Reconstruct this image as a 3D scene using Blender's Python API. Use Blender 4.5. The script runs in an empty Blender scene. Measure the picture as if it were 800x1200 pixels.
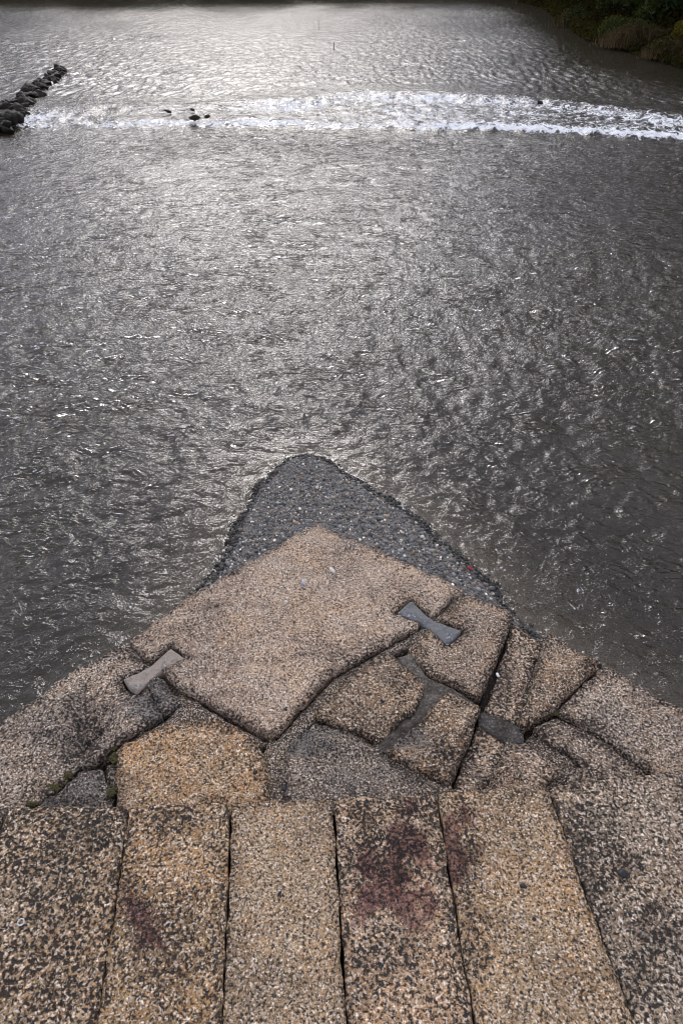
import bpy, math, random
import numpy as np
from mathutils import Vector

# ------------------------------------------------------------------ camera, sky, sun, exposure
S = bpy.context.scene
COL = S.collection
F, PITCH = 800.0, math.radians(39.1)
SP, CP = math.sin(PITCH), math.cos(PITCH)
CAM_Z = 2.2                      # metres above the capstones of the pier (z = 0)
WATER = -3.8                     # river level beside the pier
UPPER = 0.40                     # the pool above the weir lies higher by this

cam = bpy.data.cameras.new("camera")
cam.sensor_fit = 'HORIZONTAL'
cam.sensor_width, cam.lens = 24.0, 24.0
cam.clip_start, cam.clip_end = 0.05, 3000
camo = bpy.data.objects.new("camera", cam)
COL.objects.link(camo)
camo.location = (0, 0, CAM_Z)
camo.rotation_euler = (math.pi / 2 - PITCH, 0, 0)
S.camera = camo

SUN_EL, SUN_AZ = math.radians(26), math.radians(-6)
world = bpy.data.worlds.new("World")
S.world = world
world.use_nodes = True
wn, wl = world.node_tree.nodes, world.node_tree.links
wn.clear()
w_out = wn.new('ShaderNodeOutputWorld')
w_bg = wn.new('ShaderNodeBackground')
sky = wn.new('ShaderNodeTexSky')
sky.sky_type = 'NISHITA'
sky.sun_disc = False
sky.sun_elevation, sky.sun_rotation = SUN_EL, SUN_AZ
sky.air_density, sky.dust_density, sky.ozone_density = 1.0, 0.7, 1.6
w_bw = wn.new('ShaderNodeRGBToBW')
w_tc = wn.new('ShaderNodeTexCoord')
w_map = wn.new('ShaderNodeMapping')
w_map.inputs['Scale'].default_value = (1, 1, 2.5)
w_noise = wn.new('ShaderNodeTexNoise')
w_noise.inputs['Scale'].default_value = 2.2
w_noise.inputs['Detail'].default_value = 6
w_noise.inputs['Roughness'].default_value = 0.55
w_cover = wn.new('ShaderNodeMapRange')           # how closed the cloud deck is
w_cover.inputs[1].default_value, w_cover.inputs[2].default_value = 0.32, 0.52
w_cover.inputs[3].default_value, w_cover.inputs[4].default_value = 0.30, 0.97
w_thick = wn.new('ShaderNodeMapRange')           # thick cloud is greyer
w_thick.inputs[1].default_value, w_thick.inputs[2].default_value = 0.40, 0.70
w_thick.inputs[3].default_value, w_thick.inputs[4].default_value = 1.6, 0.6
w_mul = wn.new('ShaderNodeMath'); w_mul.operation = 'MULTIPLY'
w_cc = wn.new('ShaderNodeCombineColor')
w_b = wn.new('ShaderNodeMath'); w_b.operation = 'MULTIPLY'; w_b.inputs[1].default_value = 1.16
w_g = wn.new('ShaderNodeMath'); w_g.operation = 'MULTIPLY'; w_g.inputs[1].default_value = 1.01
w_mix = wn.new('ShaderNodeMixRGB')
wl.new(w_tc.outputs['Generated'], w_map.inputs[0])
wl.new(w_map.outputs[0], w_noise.inputs['Vector'])
wl.new(w_noise.outputs[0], w_cover.inputs[0])
wl.new(w_noise.outputs[0], w_thick.inputs[0])
wl.new(sky.outputs[0], w_bw.inputs[0])
w_deck = wn.new('ShaderNodeMath'); w_deck.operation = 'MULTIPLY_ADD'   # a cloud deck evens out the clear sky's brightness
w_deck.inputs[1].default_value, w_deck.inputs[2].default_value = 0.45, 8.0
wl.new(w_bw.outputs[0], w_deck.inputs[0])
wl.new(w_deck.outputs[0], w_mul.inputs[0]); wl.new(w_thick.outputs[0], w_mul.inputs[1])
wl.new(w_mul.outputs[0], w_b.inputs[0]); wl.new(w_mul.outputs[0], w_g.inputs[0])
wl.new(w_mul.outputs[0], w_cc.inputs[0]); wl.new(w_g.outputs[0], w_cc.inputs[1]); wl.new(w_b.outputs[0], w_cc.inputs[2])
wl.new(w_cover.outputs[0], w_mix.inputs[0]); wl.new(sky.outputs[0], w_mix.inputs[1]); wl.new(w_cc.outputs[0], w_mix.inputs[2])
wl.new(w_mix.outputs[0], w_bg.inputs[0])
w_bg.inputs[1].default_value = 0.08
wl.new(w_bg.outputs[0], w_out.inputs[0])

sun = bpy.data.lights.new("sun", 'SUN')
sun.energy, sun.angle, sun.color = 1.15, math.radians(22), (1.0, 0.945, 0.89)
suno = bpy.data.objects.new("sun", sun)
COL.objects.link(suno)
sdir = Vector((math.sin(SUN_AZ) * math.cos(SUN_EL), math.cos(SUN_AZ) * math.cos(SUN_EL), math.sin(SUN_EL)))
suno.rotation_euler = sdir.to_track_quat('Z', 'Y').to_euler()
suno.location = sdir * 60

S.view_settings.view_transform = 'Standard'
S.view_settings.look = 'None'
S.view_settings.gamma = 1
S.view_settings.exposure = 0.62
S.render.engine = 'CYCLES'
S.cycles.filter_width = 1.0
S.cycles.max_bounces = 8
S.cycles.transparent_max_bounces = 8

# ------------------------------------------------------------------ small helpers
rng = np.random.default_rng(7)
random.seed(7)


def gp(x, y, z=0.0):
    """where the sight line through photograph point (x, y) meets the level z"""
    a, b = x - 400.0, y - 600.0
    down = F * SP + b * CP
    fwd = F * CP - b * SP
    t = (CAM_Z - z) / down
    return (a * t, fwd * t)


def gpl(pts, z=0.0):
    return np.array([gp(x, y, z) for x, y in pts])


def project(P):
    P = np.asarray(P, float)
    X, Y, Z = P[:, 0], P[:, 1], P[:, 2] - CAM_Z
    dep = Y * CP - Z * SP
    up = Y * SP + Z * CP
    return 400 + F * X / dep, 600 - F * up / dep


_perm = np.random.default_rng(3).permutation(512)
_perm = np.concatenate([_perm, _perm, _perm])
_ga = np.random.default_rng(4).uniform(0, 2 * np.pi, 512)
_gx, _gy = np.cos(_ga), np.sin(_ga)


def perlin(x, y, seed=0):
    x = np.asarray(x, float) + seed * 17.31
    y = np.asarray(y, float) + seed * 9.77
    xi, yi = np.floor(x).astype(int), np.floor(y).astype(int)
    xf, yf = x - xi, y - yi
    xi &= 511; yi &= 511
    u = xf * xf * xf * (xf * (xf * 6 - 15) + 10)
    v = yf * yf * yf * (yf * (yf * 6 - 15) + 10)

    def g(ix, iy, dx, dy):
        h = _perm[_perm[ix & 511] + (iy & 511)]
        return _gx[h] * dx + _gy[h] * dy
    a, b = g(xi, yi, xf, yf), g(xi + 1, yi, xf - 1, yf)
    c, d = g(xi, yi + 1, xf, yf - 1), g(xi + 1, yi + 1, xf - 1, yf - 1)
    return (a + u * (b - a) + v * ((c + u * (d - c)) - (a + u * (b - a)))) * 1.5


def fbm(x, y, seed=0, octaves=4, gain=0.5):
    r, a = 0, 1.0
    for k in range(octaves):
        r = r + a * perlin(x * 2 ** k, y * 2 ** k, seed + 3 * k)
        a *= gain
    return r


def smooth(a, b, x):
    t = np.clip((x - a) / (b - a), 0, 1)
    return t * t * (3 - 2 * t)


def mesh_np(name, V, faces, smooth_=True):
    """faces: (n,3) or (n,4) arrays (or a list of such arrays)"""
    if not isinstance(faces, (list, tuple)):
        faces = [faces]
    faces = [np.asarray(f, np.int32) for f in faces if len(f)]
    me = bpy.data.meshes.new(name)
    V = np.asarray(V, np.float32)
    me.vertices.add(len(V))
    me.vertices.foreach_set("co", V.ravel())
    loops = np.concatenate([f.ravel() for f in faces])
    sizes = np.concatenate([np.full(len(f), f.shape[1], np.int32) for f in faces])
    me.loops.add(len(loops))
    me.loops.foreach_set("vertex_index", loops)
    me.polygons.add(len(sizes))
    me.polygons.foreach_set("loop_start", np.concatenate([[0], np.cumsum(sizes)[:-1]]).astype(np.int32))
    me.polygons.foreach_set("loop_total", sizes)
    me.polygons.foreach_set("use_smooth", np.full(len(sizes), bool(smooth_)))
    me.update(calc_edges=True)
    me.validate()
    return me


def attr_f(me, name, arr):
    a = me.attributes.new(name, 'FLOAT', 'POINT')
    a.data.foreach_set("value", np.asarray(arr, np.float32))


def attr_v(me, name, arr):
    a = me.attributes.new(name, 'FLOAT_VECTOR', 'POINT')
    a.data.foreach_set("vector", np.asarray(arr, np.float32).ravel())


def attr_c(me, name, arr):
    a = me.attributes.new(name, 'FLOAT_COLOR', 'POINT')
    arr = np.asarray(arr, np.float32)
    if arr.shape[1] == 3:
        arr = np.concatenate([arr, np.ones((len(arr), 1), np.float32)], 1)
    a.data.foreach_set("color", arr.ravel())


def link(name, me, mat=None, parent=None, color=None):
    o = bpy.data.objects.new(name, me)
    COL.objects.link(o)
    if mat is not None and me is not None and not me.materials:
        me.materials.append(mat)
    if parent is not None:
        o.parent = parent
    if color is not None:
        o.color = (*color, 1)
    return o


def tag(o, label=None, cat=None, group=None, kind=None):
    for k, v in (('label', label), ('category', cat), ('group', group), ('kind', kind)):
        if v:
            o[k] = v
    return o


def empty(name, loc):
    o = bpy.data.objects.new(name, None)
    COL.objects.link(o)
    o.location = loc
    o.empty_display_size = 0.1
    return o


class NT:
    """tiny node-tree writer"""
    def __init__(self, name):
        self.m = bpy.data.materials.new(name)
        self.m.use_nodes = True
        self.t = self.m.node_tree
        self.t.nodes.clear()
        self.out = self.t.nodes.new('ShaderNodeOutputMaterial')

    def n(self, kind, **kw):
        nd = self.t.nodes.new('ShaderNode' + kind)
        ins = kw.pop('ins', {})
        for k, v in kw.items():
            setattr(nd, k, v)
        for k, v in ins.items():
            self.put(nd.inputs[k], v)
        return nd

    def put(self, sock, v):
        if isinstance(v, bpy.types.NodeSocket):
            self.t.links.new(v, sock)
        elif isinstance(v, bpy.types.Node):
            self.t.links.new(v.outputs[0], sock)
        else:
            if sock.type == 'RGBA' and len(v) == 3:
                v = (*v, 1)
            sock.default_value = v

    def math(self, op, a, b=None, c=None, clamp=False):
        nd = self.n('Math', operation=op, use_clamp=clamp)
        self.put(nd.inputs[0], a)
        if b is not None: self.put(nd.inputs[1], b)
        if c is not None: self.put(nd.inputs[2], c)
        return nd.outputs[0]

    def ramp(self, v, a, b, lo=0.0, hi=1.0):
        nd = self.n('MapRange', interpolation_type='SMOOTHSTEP')
        self.put(nd.inputs[0], v)
        for i, q in zip((1, 2, 3, 4), (a, b, lo, hi)):
            self.put(nd.inputs[i], q)
        return nd.outputs[0]

    def mix(self, f, a, b, blend='MIX'):
        nd = self.n('MixRGB', blend_type=blend)
        self.put(nd.inputs[0], f); self.put(nd.inputs[1], a); self.put(nd.inputs[2], b)
        return nd.outputs[0]

    def noise(self, vec, scale, detail=2.0, rough=0.5, dist=0.0):
        nd = self.n('TexNoise')
        self.put(nd.inputs['Vector'], vec)
        nd.inputs['Scale'].default_value = scale
        nd.inputs['Detail'].default_value = detail
        nd.inputs['Roughness'].default_value = rough
        nd.inputs['Distortion'].default_value = dist
        return nd.outputs[0]

    def attr(self, name, out=2):
        return self.n('Attribute', attribute_name=name).outputs[out]

    def done(self, shader):
        self.t.links.new(shader if isinstance(shader, bpy.types.NodeSocket) else shader.outputs[0], self.out.inputs[0])
        return self.m


# ------------------------------------------------------------------ materials
def make_granite():
    """weathered granite: pale feldspar grains, dark mica and dirt-filled pits; the base colour is the object's own"""
    k = NT('granite')
    vm = k.n('VectorMath', operation='SCALE')
    k.put(vm.inputs[0], k.n('TexCoord').outputs['Object'])
    k.put(vm.inputs['Scale'], k.n('Attribute', attribute_name='grain', attribute_type='OBJECT').outputs[2])
    co = vm.outputs[0]
    base = k.n('ObjectInfo').outputs['Color']
    sep = k.n('SeparateColor', ins={0: k.attr('stain', 0)})
    dark, red, film = sep.outputs[0], sep.outputs[1], sep.outputs[2]
    pits = k.noise(co, 100, 4, 0.6, 0.15)
    fine = k.noise(co, 190, 3, 0.6)
    blot = k.noise(co, 16, 4, 0.65)
    grain = k.n('TexVoronoi', ins={'Vector': co, 'Scale': 210.0})
    gsep = k.n('SeparateColor', ins={0: grain.outputs['Color']})
    broad = k.noise(co, 7, 4, 0.6)
    pitty = k.n('Attribute', attribute_name='pit', attribute_type='OBJECT').outputs[2]
    warm = k.mix(k.ramp(broad, 0.35, 0.68), base, k.mix(1.0, base, (1.10, 0.98, 0.85), 'MULTIPLY'))
    tone = k.noise(co, 3.1, 5, 0.65)
    warm = k.mix(k.ramp(tone, 0.60, 0.36, 0.0, 0.9), warm, k.mix(1.0, warm, (0.52, 0.52, 0.54), 'MULTIPLY'))
    c = k.mix(k.ramp(gsep.outputs[0], 0.50, 0.92, 0.0, 0.85), warm, (0.84, 0.72, 0.60))
    c = k.mix(k.ramp(gsep.outputs[1], 0.82, 0.93, 0.0, 0.80), c, (0.035, 0.033, 0.034))
    c = k.mix(k.ramp(gsep.outputs[2], 0.70, 0.95, 0.0, 0.35), c, (0.40, 0.24, 0.12))
    c = k.mix(k.math('MULTIPLY', red, k.ramp(fine, 0.3, 0.62, 1.0, 0.7)), c, (0.105, 0.045, 0.048))
    c = k.mix(k.math('MULTIPLY', film, 0.85), c, k.mix(k.ramp(fine, 0.35, 0.65), (0.075, 0.07, 0.068), (0.22, 0.21, 0.20)))
    c = k.mix(k.math('MULTIPLY', dark, k.ramp(blot, 0.62, 0.38, 0.25, 0.8)), c, k.mix(1.0, c, (0.26, 0.24, 0.24), 'MULTIPLY'))
    edge = k.math('ADD', k.math('ADD', k.math('ADD', 0.415, pitty), k.math('MULTIPLY', dark, 0.085)), k.math('MULTIPLY', k.math('SUBTRACT', blot, 0.5), 0.16))
    pitm = k.ramp(pits, k.math('ADD', edge, 0.055), k.math('SUBTRACT', edge, 0.045))
    c = k.mix(k.math('MULTIPLY', pitm, 0.93), c, (0.020, 0.018, 0.017))
    c = k.mix(k.ramp(fine, 0.47, 0.33, 0.0, 0.8), c, (0.04, 0.034, 0.03))
    c = k.mix(k.math('MULTIPLY', red, 0.5), c, k.mix(1.0, c, (0.72, 0.44, 0.47), 'MULTIPLY'))
    hgt = k.math('ADD', k.math('MULTIPLY', k.ramp(pits, 0.30, 0.62), 0.0105), k.math('MULTIPLY', fine, 0.0042))
    b = k.n('Bump', ins={'Height': hgt, 'Strength': 1.0, 'Distance': 1.0})
    p = k.n('BsdfPrincipled', ins={'Base Color': c, 'Roughness': k.ramp(gsep.outputs[0], 0, 1, 0.6, 0.9), 'Normal': b, 'Specular IOR Level': 0.18})
    return k.done(p)


def make_mortar():
    k = NT('mortar')
    co = k.n('TexCoord').outputs['Object']
    base = k.n('ObjectInfo').outputs['Color']
    n1 = k.noise(co, 22, 6, 0.7)
    n2 = k.noise(co, 120, 4, 0.7)
    c = k.mix(k.ramp(n1, 0.38, 0.62), k.mix(1.0, base, (0.38, 0.36, 0.35), 'MULTIPLY'), base)
    c = k.mix(k.ramp(n2, 0.55, 0.68, 0, 0.7), c, (0.40, 0.34, 0.27))
    c = k.mix(k.ramp(n2, 0.47, 0.36, 0, 0.9), c, (0.025, 0.022, 0.02))
    h = k.math('ADD', k.math('MULTIPLY', n1, 0.012), k.math('MULTIPLY', n2, 0.006))
    b = k.n('Bump', ins={'Height': h, 'Distance': 1.0})
    return k.done(k.n('BsdfPrincipled', ins={'Base Color': k.mix(k.ramp(k.noise(co, 6, 4, 0.65), 0.40, 0.62), k.mix(1.0, c, (0.45, 0.42, 0.40), 'MULTIPLY'), c), 'Roughness': k.ramp(n1, 0.3, 0.7, 0.6, 0.85), 'Normal': b, 'Specular IOR Level': 0.2}))


def make_lead():
    """weathered metal of the butterfly clamps"""
    k = NT('clamp_metal')
    co = k.n('TexCoord').outputs['Object']
    base = k.n('ObjectInfo').outputs['Color']
    n1 = k.noise(co, 16, 5, 0.65, 0.8)
    n2 = k.noise(co, 90, 4, 0.7)
    c = k.mix(k.ramp(n1, 0.45, 0.62), base, k.mix(1.0, base, (0.55, 0.58, 0.60), 'MULTIPLY'))
    c = k.mix(k.ramp(n1, 0.42, 0.30, 0, 0.7), c, (0.11, 0.085, 0.065))
    c = k.mix(k.math('MULTIPLY', k.ramp(n2, 0.54, 0.66, 0, 0.8), k.ramp(n1, 0.48, 0.58)), c, (0.42, 0.45, 0.50))
    h = k.math('ADD', k.math('MULTIPLY', n1, 0.010), k.math('MULTIPLY', n2, 0.006))
    b = k.n('Bump', ins={'Height': h, 'Distance': 1.0})
    return k.done(k.n('BsdfPrincipled', ins={'Base Color': c, 'Metallic': 0.0, 'Roughness': k.ramp(n2, 0.3, 0.7, 0.55, 0.85), 'Normal': b, 'Specular IOR Level': 0.3}))


def make_vcol(name, rough=0.8, scale=60, bump=0.002, var=0.35, spec=0.5):
    """colour from the mesh's own per-piece colour, with grain"""
    k = NT(name)
    co = k.n('TexCoord').outputs['Object']
    c = k.attr('tint', 0)
    n = k.noise(co, scale, 3, 0.6)
    c = k.mix(k.ramp(n, 0.3, 0.7, var, 0.0), c, k.mix(1.0, c, (0.45, 0.44, 0.43), 'MULTIPLY'))
    b = k.n('Bump', ins={'Height': n, 'Distance': bump})
    return k.done(k.n('BsdfPrincipled', ins={'Base Color': c, 'Roughness': rough, 'Normal': b, 'Specular IOR Level': spec}))


def make_plain(name, c1, c2, scale, rough=0.85, bump=0.004, detail=5, spec=0.5):
    k = NT(name)
    co = k.n('TexCoord').outputs['Object']
    n = k.noise(co, scale, detail, 0.6)
    c = k.mix(k.ramp(n, 0.35, 0.65), c1, c2)
    b = k.n('Bump', ins={'Height': n, 'Distance': bump})
    return k.done(k.n('BsdfPrincipled', ins={'Base Color': c, 'Roughness': rough, 'Normal': b, 'Specular IOR Level': spec}))


def make_leaf(name):
    k = NT(name)
    c = k.attr('tint', 0)
    d = k.n('BsdfDiffuse', ins={'Color': c})
    t = k.n('BsdfTranslucent', ins={'Color': c})
    m = k.n('MixShader', ins={0: 0.3})
    k.put(m.inputs[1], d); k.put(m.inputs[2], t)
    return k.done(m)


def make_water():
    k = NT('river_water')
    geo = k.n('TexCoord').outputs['Object']
    flow = k.attr('flow', 1)
    chop, murk, foam = k.attr('chop', 2), k.attr('murk', 2), k.attr('foam', 2)
    mp = k.n('Mapping'); k.put(mp.inputs[0], flow); mp.inputs['Scale'].default_value = (1.0, 0.8, 1)
    mq = k.n('Mapping'); k.put(mq.inputs[0], geo); mq.inputs['Scale'].default_value = (0.8, 1.15, 1); mq.inputs['Rotation'].default_value = (0, 0, 0.3)
    n1 = k.noise(mp, 3.4, 3, 0.55, 0.9)
    n2 = k.noise(mq, 10, 3, 0.6, 0.6)
    # soft ridges: the crest lines of small ripples
    r1 = k.math('ABSOLUTE', k.math('SUBTRACT', k.noise(mp, 5.5, 2, 0.5, 1.2), 0.5))
    h = k.math('ADD', k.math('MULTIPLY', n1, 0.034), k.math('MULTIPLY', n2, 0.022))
    h = k.math('SUBTRACT', h, k.math('MULTIPLY', r1, 0.028))
    ms = k.n('Mapping'); k.put(ms.inputs[0], geo); ms.inputs['Scale'].default_value = (0.62, 1.15, 1)
    r2 = k.math('ABSOLUTE', k.math('SUBTRACT', k.noise(ms, 2.4, 2, 0.5, 0.8), 0.5))
    crest = k.math('MULTIPLY', k.ramp(r2, 0.075, 0.0), k.ramp(k.noise(geo, 1.5, 3, 0.6), 0.47, 0.60))   # short breaking crests
    h = k.math('ADD', h, k.math('MULTIPLY', crest, 0.020))
    h = k.math('MULTIPLY', h, chop)
    bp = k.n('Bump', ins={'Height': h, 'Distance': 1.0})
    f0 = k.n('Fresnel', ins={'IOR': 1.333, 'Normal': bp}).outputs[0]
    fr = k.math('DIVIDE', f0, k.math('ADD', 1.0, k.math('MULTIPLY', f0, 1.6)))   # ruffled water mirrors less at grazing angles than a flat pane
    gl = k.n('BsdfGlossy', ins={'Color': (1, 1, 1), 'Roughness': k.attr('ruffle', 2), 'Normal': bp})
    body = k.n('BsdfDiffuse', ins={'Color': (0.025, 0.021, 0.015)})
    tr = k.n('BsdfTransparent', ins={'Color': (0.86, 0.82, 0.74)})
    under = k.n('MixShader', ins={0: murk}); k.put(under.inputs[1], tr); k.put(under.inputs[2], body)
    wat = k.n('MixShader', ins={0: fr}); k.put(wat.inputs[1], under); k.put(wat.inputs[2], gl)
    mf = k.n('Mapping'); k.put(mf.inputs[0], geo); mf.inputs['Scale'].default_value = (0.9, 0.8, 1)
    fn = k.noise(mf, 3.6, 8, 0.76, 1.0)
    fm = k.ramp(k.math('ADD', foam, k.math('MULTIPLY', k.math('SUBTRACT', fn, 0.5), 4.0)), 0.56, 0.95)
    fb = k.n('Bump', ins={'Height': fn, 'Distance': 0.2})
    fd = k.n('BsdfDiffuse', ins={'Color': k.mix(k.ramp(fn, 0.4, 0.65), (0.76, 0.80, 0.86), (0.97, 0.98, 0.98)), 'Normal': fb})
    allm = k.n('MixShader', ins={0: fm}); k.put(allm.inputs[1], wat); k.put(allm.inputs[2], fd)
    return k.done(allm)


GRANITE, MORTAR, LEAD = make_granite(), make_mortar(), make_lead()
PEBBLE = make_vcol('pebble_stone', 0.5, 90, 0.002, 0.3, 0.22)
BOULDER = make_vcol('wet_boulder', 0.6, 9, 0.06, 0.6, 0.05)
LEAFM = make_leaf('foliage')
BARK = make_plain('bark', (0.05, 0.04, 0.03), (0.10, 0.085, 0.065), 12, 0.9, 0.02)
EARTH = make_plain('bank_earth', (0.018, 0.016, 0.010), (0.04, 0.034, 0.02), 1.2, 1.0, 0.05, 5, 0.0)
GRAVELBED = make_plain('gravel_bed', (0.05, 0.047, 0.045), (0.19, 0.17, 0.15), 55, 0.7, 0.02)
WATERM = make_water()
MOSSM = make_vcol('moss', 0.95, 120, 0.004, 0.5)
WOODM = make_plain('driftwood', (0.03, 0.025, 0.02), (0.06, 0.05, 0.04), 20)

# ------------------------------------------------------------------ polygons and height-field stones
def sd_poly(P, poly):
    """signed distance, positive inside"""
    n = len(poly)
    d = np.full(len(P), 1e9)
    ins = np.zeros(len(P), bool)
    for i in range(n):
        a, b = poly[i], poly[(i + 1) % n]
        e = b - a
        w = P - a
        t = np.clip((w @ e) / max(e @ e, 1e-12), 0, 1)
        d = np.minimum(d, np.hypot(w[:, 0] - t * e[0], w[:, 1] - t * e[1]))
        c1 = (a[1] <= P[:, 1]) != (b[1] <= P[:, 1])
        with np.errstate(divide='ignore', invalid='ignore'):
            xs = a[0] + (P[:, 1] - a[1]) / (b[1] - a[1]) * e[0]
        ins ^= c1 & (P[:, 0] < xs)
    return np.where(ins, d, -d)


def chaikin(poly, w=0.14):
    out = []
    n = len(poly)
    for i in range(n):
        a, b = poly[i], poly[(i + 1) % n]
        out += [a + (b - a) * w, b + (a - b) * w]
    return np.array(out)


def slab_mesh(name, poly, h, top, thick, r=0.018, cuts=(), wob=0.004, rough=1.0, seed=0, tilt=(0, 0), lump=0.006,
              stains=(), base_z=0.0, round_corner=0.09, extra=None, outset=0.0, dents=0.0, edge_dirt=0.0):
    """a stone: top follows a rough height field, arrises rounded, sides straight down"""
    poly = chaikin(np.asarray(poly, float), round_corner)
    lo, hi = poly.min(0) - 2 * h, poly.max(0) + 2 * h
    nx, ny = int((hi[0] - lo[0]) / h) + 2, int((hi[1] - lo[1]) / h) + 2
    gx, gy = np.meshgrid(lo[0] + h * np.arange(nx), lo[1] + h * np.arange(ny))
    P = np.stack([gx.ravel(), gy.ravel()], 1)

    def dist(P):
        d = sd_poly(P, poly)
        for c, gap in cuts:
            d = np.minimum(d, -sd_poly(P, c) - gap)
        return d + outset + wob * (1.4 * perlin(P[:, 0] * 12, P[:, 1] * 12, seed + 1) + 0.9 * perlin(P[:, 0] * 34, P[:, 1] * 34, seed + 2))
    d = dist(P)
    e = h * 0.1
    G = np.stack([(dist(P + [e, 0]) - d) / e, (dist(P + [0, e]) - d) / e], 1)
    G /= np.maximum(np.hypot(G[:, 0], G[:, 1]), 1e-6)[:, None]
    D = d.reshape(ny, nx)
    ok = D > -0.5 * h
    cell = ok[:-1, :-1] & ok[1:, :-1] & ok[:-1, 1:] & ok[1:, 1:]
    J, I = np.nonzero(cell)
    q = np.stack([J * nx + I, J * nx + I + 1, (J + 1) * nx + I + 1, (J + 1) * nx + I], 1)
    # boundary edges, kept in face order
    E = np.concatenate([q[:, [0, 1]], q[:, [1, 2]], q[:, [2, 3]], q[:, [3, 0]]])
    key = E[:, 0].astype(np.int64) * (nx * ny) + E[:, 1]
    rev = E[:, 1].astype(np.int64) * (nx * ny) + E[:, 0]
    bd = E[~np.isin(key, rev)]
    bv = np.unique(bd)
    P[bv] -= G[bv] * np.clip(d[bv], -h, 1.3 * h)[:, None]
    d[bv] = 0
    used = np.unique(q)
    rm = np.full(nx * ny, -1); rm[used] = np.arange(len(used))
    P, d = P[used], np.maximum(d[used], 0)
    q, bd = rm[q], rm[bd]
    x, y = P[:, 0], P[:, 1]
    rr = 0.36 * r * (1 + 0.9 * perlin(x * 9, y * 9, seed + 5) + 0.5 * perlin(x * 24, y * 24, seed + 6))
    rr = np.maximum(rr, 0.002)
    t = np.clip(1 - d / np.maximum(rr, 1e-4), 0, 1)
    z = top - rr * (1 - np.sqrt(np.maximum(0, 1 - t * t))) * 0.95
    z += lump * fbm(x * 3.2, y * 3.2, seed + 11, 3)
    z += rough * (0.0036 * perlin(x * 19, y * 19, seed + 21) + 0.0034 * perlin(x * 42, y * 42, seed + 22))
    z -= dents * np.maximum(0, perlin(x * 8, y * 14, seed + 41) + 0.6 * perlin(x * 17, y * 27, seed + 42) - 0.15)
    z += tilt[0] * (x - x.mean()) + tilt[1] * (y - y.mean())
    if extra is not None:
        z += extra(x, y)
    st = np.zeros((len(P), 3))
    V = np.stack([x, y, z], 1)
    if len(stains):
        px, py = project(V)
        for (sx, sy, rx, ry, ch, amt) in stains:
            rr2 = np.hypot((px - sx) / rx, (py - sy) / ry)
            rr2 += (0.6 if ch != 1 else 0.95) * fbm(x * 9, y * 9, seed + 31 + ch, 5, 0.6)
            st[:, ch] = np.maximum(st[:, ch], amt * smooth(1.15, 0.35, rr2))
    if edge_dirt:
        st[:, 0] = np.maximum(st[:, 0], edge_dirt * smooth(0.045, 0.004, d + 0.018 * fbm(x * 14, y * 14, seed + 51, 3)))
    nv = len(V)
    bvi = np.unique(bd)
    mp = np.full(nv, -1); mp[bvi] = nv + np.arange(len(bvi))
    low = V[bvi].copy(); low[:, 2] -= 0.03
    low2 = V[bvi].copy(); low2[:, 2] = top - thick
    m2 = mp.copy(); m2[bvi] += len(bvi)
    side = np.stack([bd[:, 1], bd[:, 0], mp[bd[:, 0]], mp[bd[:, 1]]], 1)
    side2 = np.stack([mp[bd[:, 1]], mp[bd[:, 0]], m2[bd[:, 0]], m2[bd[:, 1]]], 1)
    V = np.concatenate([V, low, low2])
    V[:, 2] -= base_z
    st = np.concatenate([st, st[bvi], st[bvi]])
    me = mesh_np(name, V, np.concatenate([q, side, side2]))
    attr_c(me, 'stain', st)
    return me


# ------------------------------------------------------------------ the pier: one thing, its stones are its parts
BASE = WATER - 1.2
pier = tag(empty("bridge_pier", (0, 0, BASE)), 'pointed granite pier paved with rough stones and bow-tie clamps, standing in the river', 'bridge pier')

ORANGE, TAN, PALE, GREY, ROSE = (0.50, 0.31, 0.15), (0.40, 0.275, 0.17), (0.57, 0.435, 0.325), (0.37, 0.295, 0.23), (0.44, 0.325, 0.23)

clampL = [(144, 795), (161, 788), (179, 777.5), (200, 758.5), (217.5, 771), (200, 779), (183, 789.5), (160, 811), (151, 804)]
clampR = [(482, 704), (497, 718), (511, 728), (541, 739), (524, 754), (506, 739), (491, 728), (465, 718), (473, 711)]
cL, cR = gpl(clampL, 0), gpl(clampR, 0)

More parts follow.
